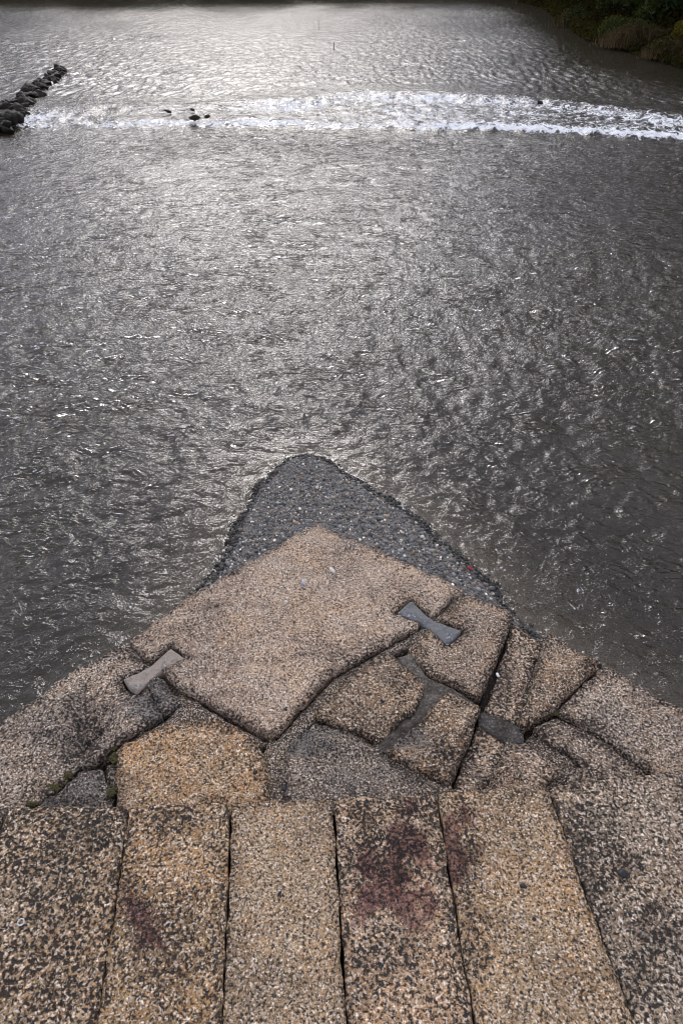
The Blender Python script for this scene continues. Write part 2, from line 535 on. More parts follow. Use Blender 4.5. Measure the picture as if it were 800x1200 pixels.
STONES = {
 'A': dict(px=[(370, 614), (420, 636), (480, 661), (538, 689), (540, 694), (505, 724), (484, 737), (437, 763), (391, 788), (370, 808),
               (357, 823), (348, 829), (338, 845), (326, 857), (315, 861), (297, 855), (272, 840), (236, 818), (212, 807), (189, 786),
               (170, 770), (151, 753), (200, 717), (240, 689), (300, 655)], col=PALE, lump=0.010, r=0.02, top=0.006,
           cuts=[(cL, 0.011), (cR, 0.011)], stains=[(232, 715, 50, 30, 0, .35), (470, 700, 45, 30, 0, .3), (395, 765, 40, 25, 0, .45), (180, 745, 30, 15, 0, .5)]),
 'B': dict(px=[(140, 755), (120, 768), (96, 779), (72, 795), (48, 815), (0, 845), (-120, 930), (-260, 1030), (-200, 1040), (0, 975), (42, 941), (66, 924),
               (89, 899), (110, 890), (131, 876), (157, 857), (191, 838), (183, 823), (171, 802), (160, 813), (171, 776), (157, 764)], col=GREY, lump=0.012, top=0.0,
           cuts=[(cL, 0.011)], stains=[(95, 860, 35, 45, 0, .95), (90, 860, 28, 40, 2, .5), (55, 862, 40, 20, 0, .5), (175, 828, 30, 25, 2, .9), (60, 845, 90, 40, 2, .25)]),
 'C': dict(px=[(93, 903), (118, 899), (122, 914), (131, 927), (130, 960), (30, 960), (42, 944), (70, 926)], col=(0.22, 0.195, 0.17), lump=0.008, top=-0.010,
           stains=[(85, 925, 60, 30, 2, .6), (90, 942, 60, 10, 0, .7)]),
 'C2': dict(px=[(124, 897), (133, 892), (136, 905), (136, 922), (131, 918), (126, 911)], col=GREY, lump=0.004, top=-0.012, stains=[(130, 905, 20, 20, 2, .5)]),
 'D': dict(px=[(139, 880), (146, 871), (170, 862), (200, 851), (238, 843), (256, 845), (272, 851), (297, 867), (311, 887), (314, 910), (312, 960), (134, 960), (137, 920)],
           col=ORANGE, lump=0.006, r=0.03, top=0.004, stains=[(255, 939, 30, 8, 0, .9), (150, 930, 25, 25, 2, .3)]),
 'F': dict(px=[(546, 698), (570, 706), (596, 716), (599, 723), (590, 750), (577, 779), (562, 818), (553, 814), (540, 805), (521, 795), (504, 789), (488, 775),
               (478, 762), (486, 750), (506, 738), (530, 712)], col=ROSE, lump=0.008, r=0.022, top=0.004, cuts=[(cR, 0.011)],
           stains=[(492, 768, 14, 18, 0, .9), (540, 728, 22, 10, 0, .6)]),
 'G': dict(px=[(450, 766), (464, 770), (472, 781), (491, 792), (497, 806), (492, 818), (484, 833), (465, 847), (446, 868), (429, 861), (397, 850), (367, 837),
               (381, 821), (412, 794)], col=TAN, lump=0.012, r=0.025, top=0.004, stains=[(470, 800, 30, 25, 0, .6), (420, 840, 50, 18, 0, .4)]),
 'H': dict(px=[(525, 811), (541, 819), (559, 829), (561, 835), (552, 856), (544, 876), (536, 897), (527, 917), (510, 908), (490, 902), (472, 895), (455, 881), (462, 868), (480, 856),
               (498, 842), (508, 828)], col=TAN, lump=0.016, r=0.03, top=0.006, stains=[(480, 870, 30, 22, 2, .8), (520, 885, 25, 18, 0, .8)]),
 'I': dict(px=[(330, 884), (345, 866), (367, 846), (397, 853), (437, 871), (458, 889), (480, 905), (511, 921), (512, 950), (332, 955)], col=(0.27, 0.23, 0.19), lump=0.010, r=0.02, top=-0.004,
           stains=[(345, 865, 45, 22, 2, .95), (420, 915, 80, 20, 2, .35), (400, 880, 60, 14, 0, .6)]),
 'J': dict(px=[(602, 728), (618, 737), (634, 748), (633, 757), (622, 798), (606, 846), (583, 837), (569, 829), (581, 802), (596, 750)], col=ROSE, lump=0.006, top=-0.022,
           stains=[(585, 800, 26, 60, 0, .55), (620, 760, 20, 30, 0, .3)]),
 'K': dict(px=[(641, 745), (650, 746), (662, 753), (687, 772), (700, 777), (702, 782), (680, 800), (660, 818), (648, 832), (628, 845), (611, 852), (609, 846), (626, 800), (638, 758)],
           col=TAN, lump=0.012, r=0.035, top=0.012, stains=[(690, 780, 14, 9, 0, .9), (640, 760, 14, 14, 0, .3), (660, 800, 30, 20, 0, .35)]),
 'L': dict(px=[(705, 783), (716, 785), (735, 797), (758, 810), (800, 830), (880, 870), (1000, 935), (1060, 985), (900, 990), (800, 930), (761, 905), (744, 893), (716, 871), (695, 858), (674, 847),
               (655, 836), (668, 819), (685, 802)], col=GREY, lump=0.008, r=0.025, top=0.006, stains=[(690, 850, 25, 8, 0, .8)]),
 'M': dict(px=[(625, 855), (651, 841), (674, 852), (709, 873), (742, 897), (775, 925), (775, 960), (650, 960), (667, 918), (668, 903), (684, 899), (664, 880), (641, 866)], col=GREY, lump=0.008,
           r=0.02, top=0.0, stains=[(680, 910, 40, 14, 0, .5)]),
 'N': dict(px=[(600, 868), (614, 869), (636, 884), (656, 900), (657, 907), (643, 914), (637, 930), (640, 960), (566, 960), (576, 921), (592, 880)], col=ROSE, lump=0.007, r=0.022, top=-0.004,
           stains=[(645, 910, 15, 10, 0, .8), (590, 900, 30, 25, 0, .3)]),
 'O': dict(px=[(561, 846), (578, 855), (596, 868), (589, 880), (572, 922), (568, 960), (525, 960), (531, 923), (539, 904), (553, 869)], col=ROSE, lump=0.006, top=-0.018,
           stains=[(555, 870, 18, 40, 0, .5), (545, 910, 20, 20, 0, .6)]),
 'P': dict(px=[(171, 799), (183, 793), (190, 797), (201, 812), (212, 820), (211, 827), (191, 836), (186, 824), (180, 812)], col=(0.20, 0.19, 0.185), lump=0.008, r=0.014, top=0.006,
           stains=[(190, 810, 16, 14, 2, .7), (205, 823, 12, 8, 0, .7)]),
}
LABELS = {'A': 'large pale block forming the point of the pier', 'D': 'orange rounded stone', 'P': 'short dark grey broken stone beside the grey clamp',
          'C': 'small dark grey stone edged with moss'}
def hollow(*spots):
    sp = [(gp(a, b), rx, ry, an, dp) for a, b, rx, ry, an, dp in spots]

    def f(x, y):
        z = 0
        for (cx, cy), rx, ry, an, dp in sp:
            c_, s_ = math.cos(an), math.sin(an)
            u_, v_ = (x - cx) * c_ + (y - cy) * s_, -(x - cx) * s_ + (y - cy) * c_
            z = z - dp * np.exp(-(u_ / rx) ** 2 - (v_ / ry) ** 2) * (1 + 0.5 * perlin(x * 15, y * 15, 55))
        return z
    return f


STONES['B']['extra'] = hollow((92, 862, .07, .13, -.5, .035), (103, 868, .012, .12, -.5, .03), (172, 826, .06, .05, 0, .014), (40, 868, .05, .03, .5, .012))
STONES['H']['extra'] = hollow((478, 872, .06, .035, .6, .016), (525, 886, .03, .02, .3, .014))
STONES['I']['extra'] = hollow((350, 868, .09, .05, .4, .012), (400, 896, .03, .02, 0, .014))
STONES['A']['extra'] = hollow((490, 706, .05, .012, .9, .014), (250, 712, .08, .015, .5, .012), (395, 770, .06, .02, .7, .012))
STONES['K']['extra'] = hollow((690, 781, .03, .012, 2.5, .022))
STONES['F']['extra'] = hollow((533, 724, .035, .02, 0, .014))
sd = 10
for key, s in STONES.items():
    sd += 40
    me = slab_mesh('capstone', gpl(s['px']), 0.008, s['top'], 0.30, r=s.get('r', 0.018), cuts=s.get('cuts', ()), seed=sd, lump=s['lump'],
                   stains=s['stains'], base_z=BASE, wob=0.0055, outset=0.004, dents=s.get('dents', 0.013), extra=s.get('extra'), edge_dirt=0.85)
    o = link('capstone', me, GRANITE, pier, s['col'])
    o['pit'] = {'A': -0.03, 'D': -0.01, 'B': 0.01, 'F': 0.0, 'L': 0.005, 'M': 0.01, 'J': 0.02, 'O': 0.02}.get(key, 0.0)
    o['grain'] = {'A': 1.02, 'B': 1.0, 'C': 1.2, 'D': 1.05, 'F': 1.15, 'L': 1.05, 'M': 1.05, 'J': 0.9, 'O': 0.9, 'I': 1.2}.get(key, 1.05)
    if key in LABELS:
        o['label'] = LABELS[key]

# paving slabs: a raised row, near edge under the viewer
ZS = 0.055
joints = [[(-128, 953), (-180, 1080), (-240, 1200), (-480, 1560)], [(8, 947), (-14, 1010), (-45, 1200), (-130, 1560)], [(151, 945), (135, 1060), (112, 1200), (60, 1560)],
          [(271, 940.5), (266, 1080), (260, 1200), (246, 1560)],
          [(390, 935.5), (397, 1050), (406, 1200), (430, 1560)], [(512, 929.5), (531, 1050), (557, 1200), (640, 1560)], [(641, 921), (690, 1060), (745, 1200), (905, 1560)],
          [(790, 904), (850, 1020), (950, 1200), (1180, 1560)], [(930, 893), (1020, 1020), (1160, 1200), (1460, 1560)]]
slab_cols = [GREY, (0.44, 0.31, 0.185), (0.47, 0.305, 0.155), (0.53, 0.375, 0.225), (0.49, 0.34, 0.215), (0.53, 0.365, 0.205), (0.39, 0.31, 0.225), GREY]
slab_st = [[], [(70, 1030, 90, 90, 0, .5), (40, 1130, 80, 60, 0, .45), (110, 960, 60, 40, 0, .6)],
           [(160, 1080, 26, 34, 1, .8), (200, 1110, 50, 80, 0, .45), (205, 960, 60, 30, 0, .5), (150, 1040, 18, 60, 0, .6)],
           [(330, 1170, 60, 40, 0, .15)],
           [(460, 1020, 52, 62, 1, .9), (455, 985, 60, 40, 0, .95), (470, 950, 60, 20, 0, .9), (450, 1110, 45, 60, 0, .5)],
           [(530, 1000, 26, 50, 1, .8), (545, 1000, 30, 70, 0, .9), (560, 1110, 30, 50, 0, .7), (620, 1040, 40, 90, 0, .05)],
           [(700, 1020, 46, 80, 0, .75), (760, 1110, 50, 60, 0, .65), (690, 960, 40, 40, 0, .6), (745, 1160, 40, 40, 0, .6)], [(800, 960, 30, 40, 0, .8)]]
slab_top = [0, 0.0, 0.004, 0.0, -0.004, 0.003, 0.0, -0.003]
slab_rough = [1.2, 1.9, 1.2, 0.9, 1.3, 0.9, 1.5, 1.2]
for i in range(8):
    L, R = joints[i], joints[i + 1]
    p = [(x + 1.1, y) for x, y in L] + [(x - 1.1, y) for x, y in reversed(R)]
    poly = gpl(p, ZS)
    # drop the points that run behind the viewer's feet on a straight rear edge
    me = slab_mesh('paving_slab', poly, 0.0075, ZS + slab_top[i], 0.26, r=0.012, seed=900 + 31 * i, lump=0.004, rough=slab_rough[i], stains=slab_st[i],
                   base_z=BASE, wob=0.003, round_corner=0.05, edge_dirt=0.5)
    o = link('paving_slab', me, GRANITE, pier, slab_cols[i])
    o['grain'] = [1, .86, .95, 1.08, .92, 1.0, .88, 1][i]
    o['pit'] = [0, .035, .01, -.015, .015, -.01, .02, 0][i]

# mortar poured into the wide joints (the stones stand on either side of it)
FILLS = [
 ([(538, 694), (552, 697), (541, 712), (506, 741), (484, 754), (450, 770), (412, 797), (382, 823), (367, 842), (344, 868), (330, 886), (318, 872), (338, 851), (352, 834), (362, 824), (394, 792), (440, 767), (487, 740), (512, 722)],
  -0.009, (0.225, 0.185, 0.145)),
 ([(316, 864), (330, 868), (334, 884), (334, 960), (310, 960), (313, 905), (308, 880)], -0.009, (0.27, 0.22, 0.165)),
 ([(205, 832), (193, 842), (158, 861), (140, 880), (172, 870), (240, 852), (300, 875), (316, 868), (296, 860), (262, 842), (232, 822), (212, 812)], -0.012, (0.29, 0.22, 0.16)),
 ([(482, 766), (500, 792), (530, 806), (560, 824), (566, 842), (556, 834), (522, 816), (505, 835), (490, 850), (466, 868), (458, 885), (442, 876), (450, 862), (488, 830), (496, 800), (474, 785), (464, 770)],
  -0.006, (0.205, 0.185, 0.165)),
 ([(446, 866), (460, 880), (512, 914), (532, 920), (530, 960), (508, 960), (505, 926), (470, 905), (434, 873)], -0.010, (0.22, 0.18, 0.145)),
 ([(564, 832), (584, 838), (606, 846), (614, 856), (616, 868), (598, 872), (574, 858), (560, 846)], -0.012, (0.135, 0.128, 0.122)),
 ([(616, 862), (628, 858), (664, 880), (684, 900), (668, 905), (668, 925), (640, 945), (636, 915), (655, 906)], -0.018, (0.20, 0.16, 0.125)),
 ([(141, 757), (150, 752), (172, 772), (182, 784), (172, 786), (158, 772)], -0.012, (0.24, 0.20, 0.165)),
 ([(180, 780), (192, 786), (213, 806), (222, 822), (206, 830), (196, 806)], -0.030, (0.16, 0.12, 0.09)),
 ([(634, 744), (644, 742), (640, 762), (612, 852), (604, 848)], -0.022, (0.12, 0.095, 0.075)),
 ([(594, 866), (603, 868), (580, 930), (568, 930)], -0.014, (0.25, 0.19, 0.15)),
 ([(596, 720), (606, 724), (604, 740), (570, 836), (560, 826)], -0.050, (0.07, 0.05, 0.042)),
]
for i, (p, top, col) in enumerate(FILLS):
    me = slab_mesh('mortar_fill', gpl(p), 0.010, top - 0.003, 0.2, r=0.006, seed=1500 + 17 * i, lump=0.007, rough=1.3, base_z=BASE, wob=0.002)
    gritty = i in (0, 1, 2, 4, 6, 7, 8, 9, 10)               # sandy mortar with coarse grit; the rest is smooth grey cement
    o = link('mortar_fill', me, GRANITE if gritty else MORTAR, pier, tuple(v * (0.47 if gritty else 0.68) for v in col))
    o['pit'] = 0.0
    o['grain'] = 1.35

# dirt and old mortar deep in the joints, over the rubble core
outline = [(370, 614), (480, 661), (540, 690), (599, 720), (641, 746), (700, 778), (758, 810), (880, 870), (1060, 980), (1500, 1700), (-700, 1700), (-260, 1030), (0, 845), (72, 795), (140, 755), (240, 689), (300, 655)]
ol = gpl(outline)
bed = slab_mesh('mortar_bed', ol * np.array([0.985, 0.985]) + np.array([0, -0.02]), 0.03, -0.085, 0.25, r=0.01, seed=2001, lump=0.01, base_z=BASE)
link('mortar_bed', bed, MORTAR, pier, (0.055, 0.046, 0.038))

# clamps
for pts, col, lab, sdk, top in ((clampL, (0.24, 0.20, 0.165), 'grey bow-tie clamp across the joint at the left edge', 61, 0.012),
                                (clampR, (0.118, 0.118, 0.122), 'bluish metal bow-tie clamp across the joint at the right edge', 83, 0.016)):
    me = slab_mesh('clamp', gpl(pts, 0.01), 0.005, top - 0.009, 0.08, r=0.003, seed=sdk, lump=0.003, rough=0.7, wob=0.0015, base_z=BASE, round_corner=0.06)
    o = link('clamp', me, LEAD, pier, col)
    o['label'] = lab

# coursed body of the pier down to the riverbed
co_v, co_f = [], []
zs = [-0.30, -0.31, -0.78, -0.80, -1.30, -1.32, -1.85, -1.87, -2.45, -2.47, -3.05, -3.07, -3.65, -3.67, BASE]
for j, z in enumerate(zs):
    s = 1.0 if (j % 2 or j == 0) else 1.0
    inset = 0.035 if j in (0,) else (0.0 if j % 2 else 0.0)
    c = ol.mean(0)
    for p_ in ol:
        g = (0.985 if j % 4 in (1, 2) else 0.980)
        co_v.append([c[0] + (p_[0] - c[0]) * g, c[1] + (p_[1] - c[1]) * g, z - BASE])
n_ = len(ol)
for j in range(len(zs) - 1):
    for i in range(n_):
        a, b = j * n_ + i, j * n_ + (i + 1) % n_
        co_f.append([a, a + n_, b + n_, b])
me = mesh_np('masonry_body', co_v, np.array(co_f), False)
o = link('masonry_body', me, GRANITE, pier, GREY)
o['pit'], o['grain'] = 0.0, 1.0

# ------------------------------------------------------------------ gravel spit and riverbed
spit_px = [(225, 700), (243, 684), (262, 655), (271, 633), (281, 615), (290, 597), (299, 580), (313, 560), (327, 545), (342, 537), (360, 533), (378, 536), (394, 546), (410, 559), (437, 575), (452, 583), (470, 595),
           (484, 605), (500, 620), (514, 634), (532, 649), (548, 661), (562, 674), (576, 687), (588, 703), (594, 716), (598, 730)]
spit = gpl(spit_px, WATER)
spit = np.concatenate([spit, [[3.0, 4.2], [2.2, 1.0], [-2.6, 1.0], [-2.4, 4.2]]])


def bed_z(x, y):
    P = np.stack([x, y], 1)
    d = sd_poly(P, spit) + 0.05 * perlin(x * 3, y * 3, 71) + 0.03 * perlin(x * 9, y * 9, 72)
    zin = 0.035 * (1 - np.exp(-np.maximum(d, 0) / 0.05)) + np.minimum(np.maximum(d, 0) * 0.07, 0.3)
    right = smooth(-0.5, 2.0, x)
    zout = np.minimum(d, 0) * (0.36 - 0.06 * right)
    return WATER + np.where(d > 0, zin, np.maximum(zout, -1.15)) + 0.015 * fbm(x * 2, y * 2, 77, 3), d


h = 0.07
gx, gy = np.meshgrid(np.arange(-9, 9.01, h), np.arange(0.6, 15.01, h))
bz, bd_ = bed_z(gx.ravel(), gy.ravel())
ny, nx = gx.shape
edgefall = np.minimum.reduce([gx.ravel() + 9, 9 - gx.ravel(), gy.ravel() - 0.6 + 1, 15 - gy.ravel()])
bz = np.where(edgefall < 0.5, np.minimum(bz, BASE - 0.0 + 0.03), bz)
J, I = np.mgrid[0:ny - 1, 0:nx - 1]
q = np.stack([J * nx + I, J * nx + I + 1, (J + 1) * nx + I + 1, (J + 1) * nx + I], -1).reshape(-1, 4)
me = mesh_np('riverbed', np.stack([gx.ravel(), gy.ravel(), bz], 1), q)
tag(link('riverbed', me, GRAVELBED), 'gravel riverbed rising to the spit at the foot of the pier', None, None, 'structure')
g_ = 900
me = mesh_np('ground', [(-g_, -g_, BASE - 0.05), (g_, -g_, BASE - 0.05), (g_, g_, BASE - 0.05), (-g_, g_, BASE - 0.05)], np.array([[0, 1, 2, 3]]))
tag(link('ground', me, GRAVELBED), 'dark bed of the river', None, None, 'structure')


def ico(sub):
    import bmesh
    bm = bmesh.new()
    bmesh.ops.create_icosphere(bm, subdivisions=sub, radius=1)
    v = np.array([x.co[:] for x in bm.verts]); f = np.array([[y.index for y in x.verts] for x in bm.faces])
    bm.free()
    return v, f


ICO1, ICO2, ICO3 = ico(1), ico(2), ico(3)


def rocks_np(pos, rad, tint, ic, flat=(0.45, 0.8), lumpy=0.22, r_=rng):
    v, f = ic
    n = len(pos)
    sc = np.stack([r_.uniform(0.8, 1.3, n), r_.uniform(0.65, 1.0, n), r_.uniform(*flat, n)], 1) * rad[:, None]
    a = r_.uniform(0, 2 * np.pi, n)
    if len(v) > 20:                                       # broken faces
        v = np.repeat(v[None], n, 0)
        for k_ in range(9):
            nn = r_.normal(size=(n, 3)); nn /= np.linalg.norm(nn, axis=1)[:, None]
            ex = (v * nn[:, None, :]).sum(-1) - r_.uniform(.55, .85, n)[:, None]
            v = v - np.maximum(ex, 0)[..., None] * nn[:, None, :]
        lumpy = lumpy * 0.35
        L0 = v
    else:
        L0 = v[None]
    v = ic[0]
    bumps = 1 + lumpy * r_.normal(0, 0.5, (n, len(v)))
    L = L0 * bumps[..., None] * sc[:, None, :]
    ca, sa = np.cos(a)[:, None], np.sin(a)[:, None]
    tl = r_.normal(0, 0.25, n)[:, None]
    X = L[..., 0] * ca - L[..., 1] * sa
    Y = L[..., 0] * sa + L[..., 1] * ca
    Z = L[..., 2] + X * tl
    V = np.stack([X, Y, Z], -1) + pos[:, None, :]
    Fc = f[None] + (np.arange(n) * len(v))[:, None, None]
    return V.reshape(-1, 3), Fc.reshape(-1, 3), np.repeat(tint, len(v), 0)


# pebbles of the spit: nobody could count them
N = 80000
x = rng.uniform(-2.6, 3.2, N); y = rng.uniform(4.0, 9.4, N)
z, d = bed_z(x, y)
px, py = project(np.stack([x, y, z], 1))
edge = np.interp(px, [-200, 0, 240, 370, 540, 700, 1000], [1000, 845, 689, 614, 690, 778, 930])
keep = (d > -0.16) & (py < edge + 25) & (px > 150) & (px < 680)
keep &= (d > 0) | (rng.random(N) < 0.5)
x, y, z, d = x[keep], y[keep], z[keep], d[keep]
n = len(x)
rad = np.clip(rng.lognormal(math.log(0.0102), 0.5, n), 0.005, 0.036)
rim = smooth(0.14, 0.02, d) * (d > -0.08)
rad *= 1 + 0.75 * rim * rng.random(n)
pal = np.array([(0.085, 0.09, 0.10), (0.055, 0.06, 0.068), (0.12, 0.125, 0.13), (0.16, 0.15, 0.14), (0.11, 0.095, 0.08), (0.04, 0.042, 0.047), (0.24, 0.23, 0.22), (0.20, 0.15, 0.105), (0.5, 0.48, 0.45)])
pr = np.array([.22, .20, .15, .10, .08, .14, .06, .025, .025])
tint = 1.35 * pal[rng.choice(len(pal), n, p=pr)] * np.array([1.04, 1.0, 0.93]) * rng.uniform(0.45, 1.6, (n, 1))
tint *= (1 - 0.78 * rim)[:, None]                        # soaked, algae-dark stones at the waterline
# the soaked dark line of coarser stones along the water's edge
m_ = 30000
xr = rng.uniform(-2.6, 3.2, m_); yr = rng.uniform(4.0, 9.4, m_)
zr, dr_ = bed_z(xr, yr)
pxr, pyr = project(np.stack([xr, yr, zr], 1))
edger = np.interp(pxr, [-200, 0, 240, 370, 540, 700, 1000], [1000, 845, 689, 614, 690, 778, 930])
wid = 0.045 + 0.07 * np.clip(0.5 + perlin(xr * 2.2, yr * 2.2, 88), 0, 1)
kr = (dr_ > -0.07) & (dr_ < wid) & (pyr < edger + 10) & (pxr > 150) & (pxr < 680)
xr, yr, zr = xr[kr], yr[kr], zr[kr]
rr_ = rng.uniform(.008, .024, len(xr))
x, y, z, rad = np.concatenate([x, xr]), np.concatenate([y, yr]), np.concatenate([z, zr + .004]), np.concatenate([rad, rr_])
tint = np.concatenate([tint, np.array([[.009, .0085, .008]]) * rng.uniform(.5, 2.0, (len(xr), 1))])
V, Fc, T = rocks_np(np.stack([x, y, z + rad * 0.18], 1), rad, tint, ICO1)
me = mesh_np('gravel', V, Fc)
attr_c(me, 'tint', T)
tag(link('gravel', me, PEBBLE), 'dark grey wet gravel of the spit in front of the pier point', None, None, 'stuff')


def single_rock(name, at, rad, tint, label, cat, mat=PEBBLE, flat=(0.6, 0.7), group=None, ic=ICO2, seed=0, lumpy=0.12):
    r_ = np.random.default_rng(seed)
    V, Fc, T = rocks_np(np.zeros((1, 3)), np.array([rad]), np.array([tint]), ic, flat, lumpy, r_)
    me = mesh_np(name, V, Fc)
    attr_c(me, 'tint', T)
    o = link(name, me, mat)
    o.location = at
    return tag(o, label, cat, group)


def on_spit(px_, py_):
    X, Y = gp(px_, py_, WATER + 0.15)
    zz, _ = bed_z(np.array([X]), np.array([Y]))
    X, Y = gp(px_, py_, float(zz[0]))
    return (X, Y, float(zz[0]) + 0.02)


for (a, b, r_, t, lab) in ((471, 625, .036, (.62, .60, .56), 'round white pebble on the gravel, the whitest one of the spit'),
                           (494, 630, .032, (.55, .54, .52), 'pale pebble on the gravel just right of the whitest one'),
                           (460, 648, .028, (.42, .44, .47), 'blue grey pebble close beside the stone edge of the pier'),
                           (474, 653, .026, (.50, .49, .46), 'pale pebble nearest the right edge of the tip stone'),
                           (355, 545, .030, (.60, .55, .50), 'whitish pebble near the far top of the gravel spit')):
    single_rock('pebble', on_spit(a, b), r_, t, lab, 'pebble', seed=a)


def on_stone(px_, py_, z=0.014):
    X, Y = gp(px_, py_, z)
    return (X, Y, z)


single_rock('pebble', on_stone(355, 683, 0.030), 0.017, (.36, .37, .39), 'smooth grey pebble lying on the big tip stone', 'pebble', seed=5, flat=(.7, .8), lumpy=.04)
single_rock('stone_chip', on_stone(389, 668, 0.022), 0.016, (.62, .57, .52), 'angular whitish chip lying on the big tip stone', 'stone chip', seed=6, lumpy=.3)
single_rock('stone_chip', on_stone(335, 705, 0.020), 0.008, (.55, .55, .57), 'tiny pale chip left of the grey pebble on the tip stone', 'stone chip', seed=8, lumpy=.3)
single_rock('stone_chip', on_stone(583, 791, -0.006), 0.009, (.65, .64, .63), 'tiny white chip on the narrow sunken stone right of the metal clamp', 'stone chip', seed=9, lumpy=.3)
for (a, b, z_, r_, lab) in ((728, 1024, ZS + .008, .0145, 'black lump on the rightmost paving slab'), (613, 1039, ZS + .006, .009, 'dark pebble on the orange slab, the farther of two'),
                            (626, 1078, ZS + .006, .0075, 'dark pebble on the orange slab, the nearer of two'), (299, 905, 0.012, .011, 'dark lump on the orange rounded stone'),
                            (333, 924, 0.006, .011, 'dark lump at the corner of the grey stone by the slabs'), (448, 822, 0.014, .011, 'dark lump in the middle of the diamond-shaped stone'),
                            (328, 1047, ZS + .006, .007, 'small dark pebble on the plain middle paving slab')):
    single_rock('dark_pebble', on_stone(a, b, z_), r_, (.022, .022, .026), lab, 'pebble', seed=a, flat=(.6, .8))

# small pale ring on the left slab
k_, l_ = 20, 8
rv, rf = [], []
for i in range(k_):
    t = 2 * math.pi * i / k_
    for j in range(l_):
        u = 2 * math.pi * j / l_
        R_ = 0.0085 + 0.0016 * math.cos(u)
        rv.append((R_ * math.cos(t), R_ * math.sin(t), 0.0016 * math.sin(u)))
        rf.append((i * l_ + j, ((i + 1) % k_) * l_ + j, ((i + 1) % k_) * l_ + (j + 1) % l_, i * l_ + (j + 1) % l_))
me = mesh_np('ring', rv, np.array(rf)); attr_c(me, 'tint', np.tile([[.55, .55, .58]], (len(rv), 1)))
o = link('ring', me, PEBBLE); o.location = on_stone(24.5, 1081, ZS + 0.012); o.rotation_euler = (0.2, 0.1, 0)
tag(o, 'small pale ring lying on the left paving slab', 'ring')

# red leaf
lp = [(0, -1, 0), (.35, -.5, .1), (.45, .1, .16), (.25, .6, .1), (0, 1, .02), (-.25, .6, .12), (-.45, .1, .18), (-.35, -.5, .1), (0, 0, 0)]
me = mesh_np('fallen_leaf', np.array(lp) * 0.05, np.array([[8, i, (i + 1) % 8] for i in range(8)]))
attr_c(me, 'tint', np.tile([[.42, .025, .03]], (9, 1)))
o = link('fallen_leaf', me, LEAFM); p_ = on_spit(550, 669); o.location = (p_[0], p_[1], p_[2] + .02); o.rotation_euler = (.2, .3, 1.0)
tag(o, 'red fallen leaf on the gravel at the right water edge', 'leaf')

# moss in the joints
for (a, b, rx, ry, lab) in ((63, 924, .034, .022, 'olive moss clump in the lower joint left of the small dark stone'),
                            (134, 889, .026, .044, 'largest moss clump, between the orange rounded stone and the grey edge stone'),
                            (132, 877, .022, .014, 'small moss clump above the largest one'),
                            (131, 929, .020, .026, 'moss clump beside the lower left corner of the orange rounded stone'),
                            (80, 909, .018, .014, 'tiny moss clump above the small dark stone'),
                            (38, 943, .040, .010, 'flat moss strip where the grey edge stone meets the paving slabs'),
                            (652, 836, .030, .016, 'olive moss in the joint between the right edge stones')):
    r_ = np.random.default_rng(a)
    m_ = 90
    P = np.stack([r_.normal(0, .34, m_) * rx, r_.normal(0, .34, m_) * ry, np.zeros(m_)], 1)
    P[:, 2] = 0.007 * np.exp(-(P[:, 0] / rx) ** 2 - (P[:, 1] / ry) ** 2)
    tn = np.array([[.045, .034, .008]]) * r_.uniform(.5, 1.5, (m_, 1)) + np.array([[.0, .012, .0]]) * r_.random((m_, 1))
    V, Fc, T = rocks_np(P, r_.uniform(.0025, .0055, m_), tn, ICO1, (.6, 1), .2, r_)
    me = mesh_np('moss_clump', V, Fc); attr_c(me, 'tint', T)
    o = link('moss_clump', me, MOSSM); X, Y = gp(a, b, -0.012); o.location = (X, Y, -0.014)
    tag(o, lab, 'moss')

# ------------------------------------------------------------------ the river surface
low_px = [(-200, 147), (20, 147), (150, 146), (300, 145), (430, 149), (560, 152), (650, 155), (720, 159), (800, 163), (1000, 172)]
up_px = [(180, 132), (330, 123), (400, 116), (480, 115), (560, 118), (640, 123), (720, 132), (800, 143), (1000, 158)]
lowp, upp = gpl(low_px, WATER + 0.1), gpl(up_px, WATER + 0.3)


def weir_y(x):
    return (np.interp(x, lowp[:, 0], lowp[:, 1]) + 0.30 * perlin(x * 0.5, x * 0, 5) + 0.14 * perlin(x * 1.7, x * 0, 6),
            np.interp(x, upp[:, 0], upp[:, 1]) + 0.6 * perlin(x * 0.35, x * 0, 7) + 0.25 * perlin(x * 1.3, x * 0, 8))


def water_level(x, y):
    yl, yu = weir_y(x)
    return WATER + UPPER * 0.5 * (smooth(-0.2, 1.1, y - yl) + smooth(-0.2, 1.6, y - yu))


tipx, tipy = gp(362, 533, WATER)


def flow_coords(x, y):
    dx, dy = x - tipx, y - tipy
    r, th = np.hypot(dx, dy), np.arctan2(dx, dy)
    th = th * 1.385
    return r * np.sin(th), r * np.cos(th)


BK = np.concatenate([[[26.0, 8.0]], gpl([(900, 100), (800, 74), (762, 62), (712, 50), (688, 36), (664, 20), (646, 8)], WATER + UPPER), [[30.0, 150.0], [44.0, 330.0]]])
BK = BK[np.argsort(BK[:, 1])]
rows = [-1.0]
while rows[-1] < 330:
    rows.append(rows[-1] + max(0.030, 0.0040 * (rows[-1] + 1.5)))
rows = np.array(rows)
ncol = 760
u = np.linspace(-1, 1, ncol)
u = u * (0.62 + 0.38 * np.abs(u) ** 3)
X = u[None, :] * (rows[:, None] * 0.92 + 9.0)
Y = np.repeat(rows[:, None], ncol, 1)
ny, nx = X.shape
x, y = X.ravel(), Y.ravel()
lev = water_level(x, y)
fx, fy = flow_coords(x, y)
yl, yu = weir_y(x)
bz, bd_ = bed_z(np.clip(x, -9, 9), np.clip(y, 0.6, 15))
far = (np.abs(x) > 8) | (y > 14.2)
depth = np.where(far, 1.2, np.clip(WATER - bz, 0, 1.2))
